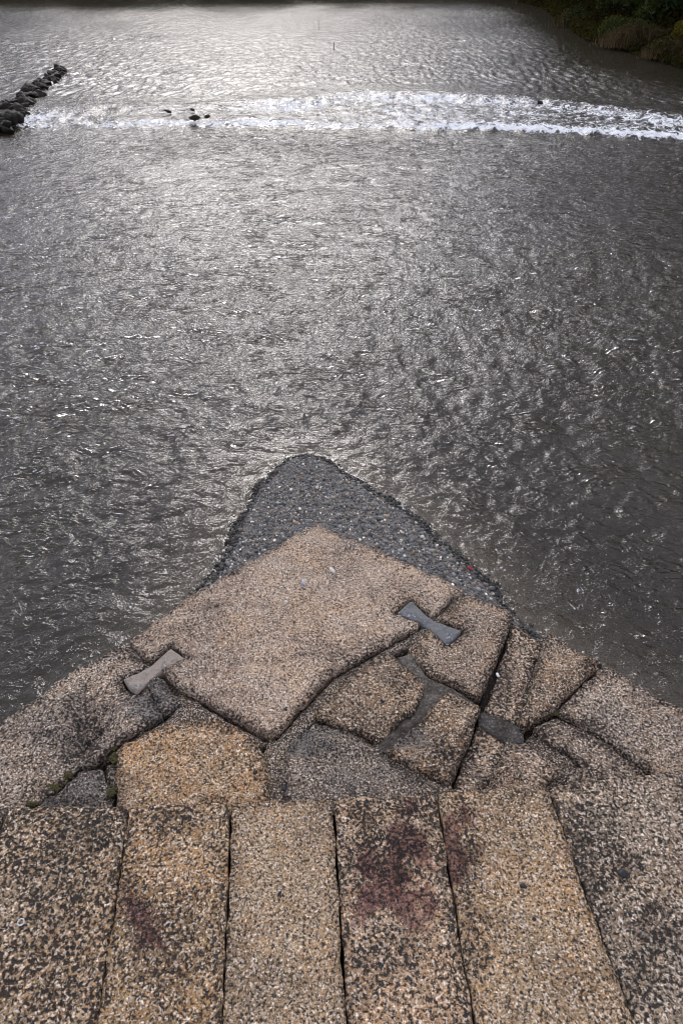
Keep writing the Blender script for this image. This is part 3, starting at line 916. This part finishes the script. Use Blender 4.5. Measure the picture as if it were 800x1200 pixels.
dspit = np.where(far, 3, np.maximum(-bd_, 0))
calm = (0.70 + 0.30 * smooth(0.0, 1.2, dspit)) * (1 + 0.25 * smooth(10, 4, y)) * 1.12
pool = smooth(2, 6, y - yu)                               # smooth pool above the weir
gust = smooth(-0.35, 0.5, fbm(x * 0.11, y * 0.055, 41, 3))
amp = calm * (0.86 + 0.35 * gust) * (1 - 0.15 * pool)
lee = (0.12 + 0.88 * smooth(0.5, 9, np.interp(y, BK[:, 1], BK[:, 0]) - x)) * (0.15 + 0.85 * smooth(2, 40, 149 - y))   # sheltered water under the trees
amp *= np.where(y > 30, lee, 1)
# riffles over hidden rocks in the pool
for (a, b, rx, ry, k_) in ((165, 44, 3.5, 4, 1.1), (205, 85, .9, .8, .9), (500, 52, 5, 5, .7), (90, 62, 4, 5, .5), (250, 20, 12, 8, .5), (760, 420, 2.2, 2.5, .9), (720, 330, 3, 3, .5), (40, 470, 2.2, 2.2, .7), (300, 165, 8, 3, .4), (560, 170, 7, 3, .45), (640, 740, 2, 1.5, .5)):
    cx, cy = gp(a, b, WATER + (UPPER if b < 130 else 0))
    amp += calm * k_ * np.exp(-((x - cx) / rx) ** 2 - ((y - cy) / ry) ** 2)
wx = x + 0.35 * perlin(x * 0.5, y * 0.5, 51); wy = y + 0.35 * perlin(x * 0.5, y * 0.5, 52)
hgt = np.zeros_like(x)
for (lam, a_, st, sd_, wrap) in ((1.5, 0.050, .22, 11, 2), (0.8, 0.035, .25, 12, 2), (2.6, 0.032, 1.3, 1, 0), (1.25, 0.028, 1.2, 2, 0), (0.62, 0.031, 1.15, 3, 0), (0.33, 0.030, 1.15, 4, 0), (0.17, 0.018, 1.1, 5, 0), (0.70, 0.030, 0.5, 6, 1), (0.36, 0.019, 0.45, 8, 1)):
    if wrap == 2:                                         # short-crested wind ripples of the pool
        nv = perlin(wx / (lam * st), wy / lam, sd_ + 30) * pool
    elif wrap:                                              # ripples drawn out along the current round the spit
        w_ = smooth(9, 2, np.hypot(x - tipx, (y - tipy)) * 1.0)
        nv = perlin(fx / lam + 0.3 * perlin(fx, fy, 90), fy * st / lam, sd_ + 60) * (0.25 + 0.9 * w_)
    else:
        nv = perlin(wx / (lam * st), wy / lam, sd_ + 30)
    res = smooth(0.9, 0.3, 0.0040 * (y + 1.5) / lam * 1.7)      # what the mesh can carry out there
    nv = 0.40 * nv + 0.60 * (0.45 - np.abs(nv) * 1.5) if (lam < 1.5 and wrap < 2) else nv
    hgt += 0.86 * a_ * nv * res * (1 + (0.2 * pool if wrap == 2 else -0.72 * pool))
hgt *= amp
# broken water on the weir
sl, su = y - yl, y - yu
wl_ = 0.3 + 1.0 * smooth(-4, 9, x)
foamL = np.where(sl < 0, np.exp(-(sl / 0.30) ** 2), np.exp(-(sl / (0.55 + 1.3 * wl_)) ** 2)) * (0.62 + 0.32 * smooth(0, 9, x) + 0.3 * np.exp(-((sl - .3) / .5) ** 2))
foamU = np.where(su < 0, np.exp(-(su / 1.5) ** 2), np.exp(-(su / 1.8) ** 2)) * smooth(-9, -1, x) * (0.85 + 0.15 * perlin(x * .3, y * .1, 9))
gapn = 0.5 + 0.5 * perlin(x * 0.22, y * 0.35, 14)
foam = 0.98 * np.maximum(foamL * (0.66 + 0.5 * gapn), foamU * (0.62 + 0.6 * gapn))
between = smooth(-.3, .3, sl) * smooth(.6, -.6, su) * smooth(-6, 2, x)
foam = np.maximum(foam, between * (0.42 + 0.3 * gapn))
gx_, gy_ = gp(45, 138, WATER + .2)
foam = np.maximum(foam, 0.85 * np.exp(-((x - gx_ - 0.4 * (y - gy_) * 0) / 2.3) ** 2 - ((y - gy_) / 1.3) ** 2))
for (a, b, s_) in ((320, 163, .55), (150, 168, .4), (250, 160, .35), (500, 166, .35)):
    cx, cy = gp(a, b, WATER)
    foam = np.maximum(foam, s_ * np.exp(-((x - cx) / 1.3) ** 2 - ((y - cy) / .7) ** 2))
foam = np.where(y > 60, 0, foam)
turb = np.clip(foam, 0, 1)
hgt += turb * (0.10 * fbm(x * 1.4, y * 1.7, 101, 3, 0.55) + 0.02 * np.abs(perlin(x * 4, y * 3, 105)) + 0.02)
hgt += 0.11 * np.exp(-((sl - 0.05) / 0.45) ** 2) * (0.5 + smooth(-2, 9, x) * (1 + 0.8 * perlin(x * 1.1, y * 0.4, 15)))
z = lev + hgt
J, I = np.mgrid[0:ny - 1, 0:nx - 1]
q = np.stack([J * nx + I, J * nx + I + 1, (J + 1) * nx + I + 1, (J + 1) * nx + I], -1).reshape(-1, 4)
me = mesh_np('river', np.stack([x, y, z], 1), q)
attr_v(me, 'flow', np.stack([fx, fy, np.zeros_like(fx)], 1))
attr_f(me, 'chop', np.clip(amp, 0.04, 1.9))
attr_f(me, 'murk', np.clip(1 - np.exp(-2.3 * depth), 0, 1) ** 0.9)
attr_f(me, 'foam', foam)
attr_f(me, 'ruffle', 0.048 + 0.04 * smooth(28, 80, y))    # wind ruffles too fine for the mesh on the far water
tag(link('river', me, WATERM), 'rippled grey river with a silver sheen and a line of white water', None, None, 'structure')

# ------------------------------------------------------------------ boulders: groyne and weir rocks
groyne = tag(empty('stone_groyne', (*gp(40, 115, WATER + .2), WATER - 0.3)), 'low dark row of wet boulders running upstream at the left end of the weir', 'groyne')
g0 = np.array(gp(-14, 150, WATER + .25)); g1 = np.array(gp(74, 80, WATER + .45))
gl_ = np.linalg.norm(g1 - g0)
ax = (g1 - g0) / gl_; pn = np.array([ax[1], -ax[0]])
gr = np.random.default_rng(12)
nv_ = 40
CV, CF = [], []
for i in range(nv_ + 1):
    t = i / nv_
    for j in range(9):
        u_ = -1 + j / 4
        w_ = (0.75 * (1 - 0.6 * t) + .12)
        c = g0 + ax * (t * gl_) + pn * u_ * w_
        hz_ = 0.30 + UPPER * (0.7 + 0.3 * t) + 0.10 * (1 - u_ * u_) - 0.12 * u_ * u_ + 0.10 * float(fbm(np.array([c[0] * 2]), np.array([c[1] * 2]), 66, 2)[0])
        CV.append((c[0] - groyne.location.x, c[1] - groyne.location.y, hz_ if abs(u_) < 1 else -0.3))
    if i:
        for j in range(8):
            b_ = (i - 1) * 9 + j
            CF.append((b_, b_ + 1, b_ + 10, b_ + 9))
me = mesh_np('rubble_core', CV, np.array(CF)); attr_c(me, 'tint', np.tile([[.022, .02, .017]], (len(CV), 1)))
link('rubble_core', me, BOULDER, groyne)
nb = 210
for i in range(nb):
    t = (i + gr.uniform(-.4, .4)) / nb
    wdt = 0.85 * (1 - 0.65 * t) + .08
    c = g0 + ax * (t * gl_) + pn * gr.uniform(-wdt, wdt)
    r_ = gr.uniform(.17, .42) * (1.0 - 0.25 * t)
    V, Fc, T = rocks_np(np.zeros((1, 3)), np.array([r_]), np.array([np.array([.022, .020, .017]) * gr.uniform(.5, 1.6)]), ICO3, (.55, .85), .2, gr)
    me = mesh_np('boulder', V, Fc); attr_c(me, 'tint', T)
    o = link('boulder', me, BOULDER, groyne)
    o.location = (c[0] - groyne.location.x, c[1] - groyne.location.y, 0.30 + UPPER * (0.7 + 0.3 * t) - 0.02 + gr.uniform(-.10, .14))
for (a, b, r_, lab) in ((227, 138, .27, 'largest dark rock on the weir line, left of centre'), (197, 131, .13, 'small dark rock left above the largest weir rock'),
                        (226, 129, .12, 'olive dark rock just above the largest weir rock'), (243, 137, .13, 'flat dark rock right of the largest weir rock'),
                        (633, 120, .16, 'small dark rock in the upper band of white water')):
    X, Y = gp(a, b, WATER + .3)
    single_rock('river_rock', (X, Y, WATER + .33), r_ * 1.15, (.03, .027, .02), lab, 'rock', BOULDER, (.42, .6), seed=a, lumpy=.5, ic=ICO3)

# two stakes standing in the pool
for (a, b, hh, lab) in ((373, 33, .75, 'thin dark stake standing in the pool, the farther of two'), (391, 57, .40, 'thin dark stake standing in the pool, the nearer of two')):
    X, Y = gp(a, b, WATER + UPPER)
    pts = [(0, 0, -.6), (.01, 0, .2), (.03, .0, hh)]
    vv, ff = [], []
    for j, (cx, cy, cz) in enumerate(pts):
        rr = .05 - .008 * j
        for i in range(7):
            vv.append((cx + rr * math.cos(i * 2 * math.pi / 7), cy + rr * math.sin(i * 2 * math.pi / 7), cz))
    for j in range(2):
        for i in range(7):
            ff.append((j * 7 + i, j * 7 + (i + 1) % 7, (j + 1) * 7 + (i + 1) % 7, (j + 1) * 7 + i))
    me = mesh_np('stake', vv, np.array(ff))
    o = link('stake', me, WOODM); o.location = (X, Y, WATER + UPPER)
    tag(o, lab, 'stake')

# ------------------------------------------------------------------ banks, bushes and trees
UP = WATER + UPPER
bank_px = [(1000, 130), (900, 100), (800, 74), (762, 62), (712, 50), (688, 36), (664, 20), (646, 8)]
bank = gpl(bank_px, UP)
bank = np.concatenate([[[26.0, 8.0]], bank[bank[:, 1] > 20], [[30.0, 150.0], [44.0, 330.0]]])
bank = bank[np.argsort(bank[:, 1])]


def bank_x(y):
    return np.interp(y, bank[:, 1], bank[:, 0])


yy = np.concatenate([np.arange(5, 110, 0.7), np.arange(110, 330, 3.0)])
off = np.concatenate([np.arange(-3, 6, 0.5), np.arange(6, 60, 3), [90, 150, 300]])
GX = bank_x(yy)[:, None] + off[None]; GY = np.repeat(yy[:, None], len(off), 1)
o_ = np.repeat(off[None], len(yy), 0) + 0.7 * fbm(GX * .25, GY * .25, 201, 3)
GZ = UP - 0.9 + 1.15 * smooth(-2.2, 0.4, o_) + 1.6 * smooth(0.5, 6, o_) + np.maximum(o_ - 6, 0) * 0.22 + 0.25 * fbm(GX * .4, GY * .4, 203, 3)
ny, nx = GX.shape
J, I = np.mgrid[0:ny - 1, 0:nx - 1]
q = np.stack([J * nx + I, J * nx + I + 1, (J + 1) * nx + I + 1, (J + 1) * nx + I], -1).reshape(-1, 4)
me = mesh_np('riverbank', np.stack([GX.ravel(), GY.ravel(), GZ.ravel()], 1), q)
tag(link('riverbank', me, EARTH), 'dark overgrown bank on the right', None, None, 'structure')


def bank_z(off_):
    return UP - 0.9 + 1.15 * smooth(-2.2, 0.4, off_) + 1.6 * smooth(0.5, 6, off_) + np.maximum(off_ - 6, 0) * 0.22


# far bank on the left, where the river bends away
xs = np.arange(-190, 72, 2.0); of2 = np.array([-4, -2, -1, 0, 1, 2, 4, 7, 12, 20, 40, 80, 160])
fb = 147 + 0.03 * (xs + 60) + 30 * smooth(-12, 14, xs) * 1.0
GX = np.repeat(xs[:, None], len(of2), 1); GY = fb[:, None] + of2[None]
o_ = of2[None] + 0.8 * fbm(GX * .2, GY * .2, 221, 3)
GZ = UP - 0.9 + 1.3 * smooth(-2.2, 0.5, o_) + 2.2 * smooth(0.5, 7, o_) + np.maximum(o_ - 6, 0) * 0.3
ny, nx = GX.shape
J, I = np.mgrid[0:ny - 1, 0:nx - 1]
q = np.stack([J * nx + I, J * nx + I + 1, (J + 1) * nx + I + 1, (J + 1) * nx + I], -1).reshape(-1, 4)
me = mesh_np('far_bank', np.stack([GX.ravel(), GY.ravel(), GZ.ravel()], 1), q)
tag(link('far_bank', me, EARTH), 'dark far bank across the river', None, None, 'structure')


def leaf_quads(C, size, r_, tint, aspect=0.55):
    """small bent leaves (two triangles each) at points C with random aim"""
    n = len(C)
    a = r_.normal(size=(n, 3)); a /= np.linalg.norm(a, axis=1)[:, None]
    b = r_.normal(size=(n, 3)); b -= (b * a).sum(1)[:, None] * a; b /= np.linalg.norm(b, axis=1)[:, None]
    s = size * r_.uniform(.6, 1.4, n)[:, None]
    c = np.cross(a, b)
    V = np.stack([C - a * s, C + b * s * aspect + c * s * .15, C + a * s, C - b * s * aspect + c * s * .15], 1)
    Fq = np.arange(n * 4).reshape(n, 4)
    return V.reshape(-1, 3), Fq, np.repeat(tint, 4, 0)


def tube(pts, rad, k=7):
    pts = np.asarray(pts, float)
    V, Fq = [], []
    for j, p in enumerate(pts):
        t = pts[min(j + 1, len(pts) - 1)] - pts[max(j - 1, 0)]
        t /= np.linalg.norm(t)
        s = np.cross(t, [0.31, 0.95, 0.05]); s /= np.linalg.norm(s); w = np.cross(t, s)
        for i in range(k):
            q_ = 2 * math.pi * i / k
            V.append(p + rad[j] * (math.cos(q_) * s + math.sin(q_) * w))
    for j in range(len(pts) - 1):
        for i in range(k):
            Fq.append((j * k + i, j * k + (i + 1) % k, (j + 1) * k + (i + 1) % k, (j + 1) * k + i))
    return np.array(V), np.array(Fq)


def tree_meshes(h, cr, seed, tints, nleaf, leaf, low=0.12):
    r_ = np.random.default_rng(seed)
    TV, TF, cnt = [], [], 0
    tr = [(0, 0, -.5), (.1, .05, h * .25), (.25 * r_.normal(), .2 * r_.normal(), h * .55), (.3 * r_.normal(), .3 * r_.normal(), h * .9)]
    parts = [tube(tr, [h * .022, h * .018, h * .012, h * .003])]
    cl = []
    nl = 16
    for i in range(nl):
        zf = low + (0.95 - low) * (i + .5) / nl
        a = i * 2.4 + r_.uniform(-.4, .4)
        reach = cr * (0.35 + 0.75 * math.sin(math.pi * min(1, (zf - low) / (1 - low) * .85 + .18))) * r_.uniform(.75, 1.15)
        b0 = np.array([0, 0, h * zf * .9]); e = np.array([math.cos(a) * reach, math.sin(a) * reach, h * zf + r_.uniform(-.3, .8)])
        m_ = (b0 + e) / 2 + [0, 0, .3]
        parts.append(tube([b0, m_, e], [h * .007, h * .004, h * .0015], 5))
        for w in (.45, .75, 1.0):
            cl.append((b0 + (e - b0) * w, cr * r_.uniform(.24, .42)))
    cl.append((np.array([0, 0, h * .98]), cr * .3))
    for v, f in parts:
        TV.append(v); TF.append(f + cnt); cnt += len(v)
    C, T = [], []
    per = nleaf // len(cl)
    for c, rad in cl:
        dr = r_.normal(size=(per, 3)); dr /= np.linalg.norm(dr, axis=1)[:, None]
        C.append(c + dr * rad * (r_.uniform(.25, 1, per) ** .5)[:, None] * np.array([1, 1, .75]))
        T.append(np.tile(tints[r_.integers(len(tints))], (per, 1)) * r_.uniform(.6, 1.4, (per, 1)))
    V, Fq, TT = leaf_quads(np.concatenate(C), leaf, r_, np.concatenate(T))
    tm = mesh_np('trunk', np.concatenate(TV), np.concatenate(TF)); tm.materials.append(BARK)
    cm = mesh_np('crown', V, Fq, False); attr_c(cm, 'tint', TT); cm.materials.append(LEAFM)
    return tm, cm


G1, G2, G3, GY1 = np.array([.035, .055, .016]), np.array([.05, .065, .02]), np.array([.03, .045, .018]), np.array([.12, .10, .018])
protos = [tree_meshes(14, 4.2, 301, [G1, G3], 6500, .20, .06), tree_meshes(18, 5.0, 302, [G1, G2, G3], 7500, .23, .08), tree_meshes(11, 4.0, 303, [G2, G1], 5500, .18, .04)]


def put_tree(name, kind, loc, s, rz, label, group):
    e = tag(empty(name, loc), label, 'tree', group)
    e.scale = (s, s, s); e.rotation_euler = (0, 0, rz)
    tm, cm = protos[kind]
    link('trunk', tm, None, e); link('crown', cm, None, e)
    return e


tr_ = np.random.default_rng(55)
ty = 34.0
while ty < 205:
    for of in (3.6, 9.0):
        yy_ = ty + tr_.uniform(-1.5, 1.5) + (2.5 if of > 8 else 0); off_ = of + tr_.uniform(-1.2, 1.6)
        put_tree('broadleaf_tree', int(tr_.integers(3)), (float(bank_x(yy_)) + off_, yy_, float(bank_z(off_)) - .2), tr_.uniform(.85, 1.25), tr_.uniform(0, 6.3),
                 'dark leafy tree in the shaded row ' + ('close to the right bank' if of < 6 else 'farther back behind the right bank'), 'trees along the right bank')
    ty += 5.2 + ty * 0.02
for i in range(35):
    xx = -150 + i * 5.6 + tr_.uniform(-1.5, 1.5)
    of = tr_.uniform(3.5, 12)
    yb = 147 + 0.03 * (xx + 60) + 30 * float(smooth(-12, 14, xx))
    put_tree('broadleaf_tree', int(tr_.integers(3)), (xx, yb + of, UP + 1.8), tr_.uniform(.6, 1.0), tr_.uniform(0, 6.3), 'dark tree on the far bank beyond the pool', 'trees on the far bank')


def bush(name, px_, py_, wdt, hgt_, tints, label, cat, nl=2600, leaf=.09, blades=0, seed=0, off=0.0):
    r_ = np.random.default_rng(seed)
    X, Y = gp(px_, py_, UP + .3)
    z0 = float(bank_z(max(X - float(bank_x(Y)), -0.6)))
    root = tag(empty(name, (X, Y, z0)), label, cat)
    nc = 16
    cl = np.stack([r_.uniform(-.5, .5, nc) * wdt, r_.uniform(-.4, .4, nc) * wdt * .7, r_.uniform(.15, .85, nc) * hgt_], 1)
    cl[:, 2] *= 1 - 0.6 * (np.abs(cl[:, 0]) / (wdt * .5)) ** 2
    C, T = [], []
    per = nl // nc
    for c in cl:
        dr = r_.normal(size=(per, 3)); dr /= np.linalg.norm(dr, axis=1)[:, None]
        C.append(c + dr * (wdt * .2) * (r_.random(per) ** .4)[:, None] * np.array([1, 1, .8]))
        T.append(np.tile(tints[r_.integers(len(tints))], (per, 1)) * r_.uniform(.55, 1.45, (per, 1)))
    C = np.concatenate(C); C[:, 2] = np.maximum(C[:, 2], .02)
    V, Fq, TT = leaf_quads(C, leaf, r_, np.concatenate(T))
    me = mesh_np('foliage', V, Fq, False); attr_c(me, 'tint', TT); me.materials.append(LEAFM)
    link('foliage', me, None, root)
    ps, cnt, SV, SF = 0, 0, [], []
    for c in cl:
        v, f = tube([(c[0] * .2, c[1] * .2, -.2), (c[0] * .6, c[1] * .6, c[2] * .6), tuple(c)], [.035, .025, .01], 5)
        SV.append(v); SF.append(f + cnt); cnt += len(v)
    me = mesh_np('stem', np.concatenate(SV), np.concatenate(SF)); me.materials.append(BARK)
    link('stem', me, None, root)
    if blades:
        n = blades
        bx, by = r_.normal(0, .33, n) * wdt, r_.normal(0, .25, n) * wdt
        hh = hgt_ * r_.uniform(.5, 1.1, n) * np.exp(-(bx / wdt) ** 2)
        a = r_.uniform(0, 6.28, n); bend = r_.uniform(.15, .6, n) * hh
        w = .022
        dx, dy = np.cos(a), np.sin(a)
        lvl = []
        for k_ in (0, .5, 1):
            cx = bx + dx * bend * k_ ** 2; cy = by + dy * bend * k_ ** 2; cz = hh * (k_ - .25 * k_ ** 3)
            ww = w * (1 - k_ * .85)
            lvl += [np.stack([cx - dy * ww, cy + dx * ww, cz], 1), np.stack([cx + dy * ww, cy - dx * ww, cz], 1)]
        V = np.stack(lvl, 1).reshape(-1, 3)
        b0 = (np.arange(n) * 6)[:, None]
        Fq = np.concatenate([b0 + [0, 1, 3, 2], b0 + [2, 3, 5, 4]])
        tt = np.repeat(np.array([[.085, .064, .036]]) * r_.uniform(.5, 1.5, (n, 1)), 6, 0)
        me = mesh_np('grass_blades', V, Fq, False); attr_c(me, 'tint', tt); me.materials.append(LEAFM)
        o = link('grass_blades', me, None, root); o['kind'] = 'stuff'
    return root


# rank undergrowth that nobody could count
r_ = np.random.default_rng(77)
n = 70000
yq = 30 + 110 * r_.random(n) ** 1.3; oq = r_.uniform(-1.6, 12, n)
clump = perlin((bank_x(yq) + oq) * .7, yq * .7, 301)
zq = np.maximum(bank_z(oq), UP) + np.maximum(0, .1 + .9 * r_.random(n) * (0.55 + clump))
C = np.stack([bank_x(yq) + oq, yq, zq], 1)
V, Fq, TT = leaf_quads(C, .16, r_, np.array([[.018, .022, .008]]) * r_.uniform(.5, 1.6, (n, 1)) + np.array([[.02, .008, 0]]) * r_.random((n, 1)))
me = mesh_np('undergrowth', V, Fq, False); attr_c(me, 'tint', TT)
tag(link('undergrowth', me, LEAFM), 'dark tangled undergrowth covering the right bank', None, None, 'stuff')

BR, BR2, OL = np.array([.06, .048, .024]), np.array([.05, .048, .02]), np.array([.055, .065, .02])
bush('dry_grass_clump', 745, 52, 3.6, 1.9, [BR, BR2], 'reddish brown dry grass clump at the water edge of the right bank', 'grass clump', 1500, .10, 2200, 1)
bush('dry_grass_clump', 786, 64, 2.6, 1.3, [BR2, BR], 'smaller brown dry grass clump right of the reddish one', 'grass clump', 1000, .09, 1300, 2)
bush('bush', 719, 46, 2.6, 1.9, [OL, G2], 'olive green bush left of the reddish brown grass clump', 'bush', 2400, .09, 0, 3)
bush('bush', 716, 26, 4.5, 4.2, [OL, G2, GY1], 'tall yellowish green bush behind the bank near the top edge', 'bush', 4200, .12, 0, 4)
bush('bush', 806, 60, 2.2, 3.6, [GY1, GY1 * .8], 'golden yellow leafed bush at the right picture edge', 'bush', 2600, .10, 0, 5)
bush('bush', 765, 40, 3.5, 2.3, [G1, OL], 'dark green bush behind the reddish brown grass clump', 'bush', 2600, .10, 0, 6)
bush('bush', 675, 27, 3.5, 1.8, [BR2, G3], 'low dusky bush at the water edge farthest along the right bank', 'bush', 2000, .11, 400, 7)
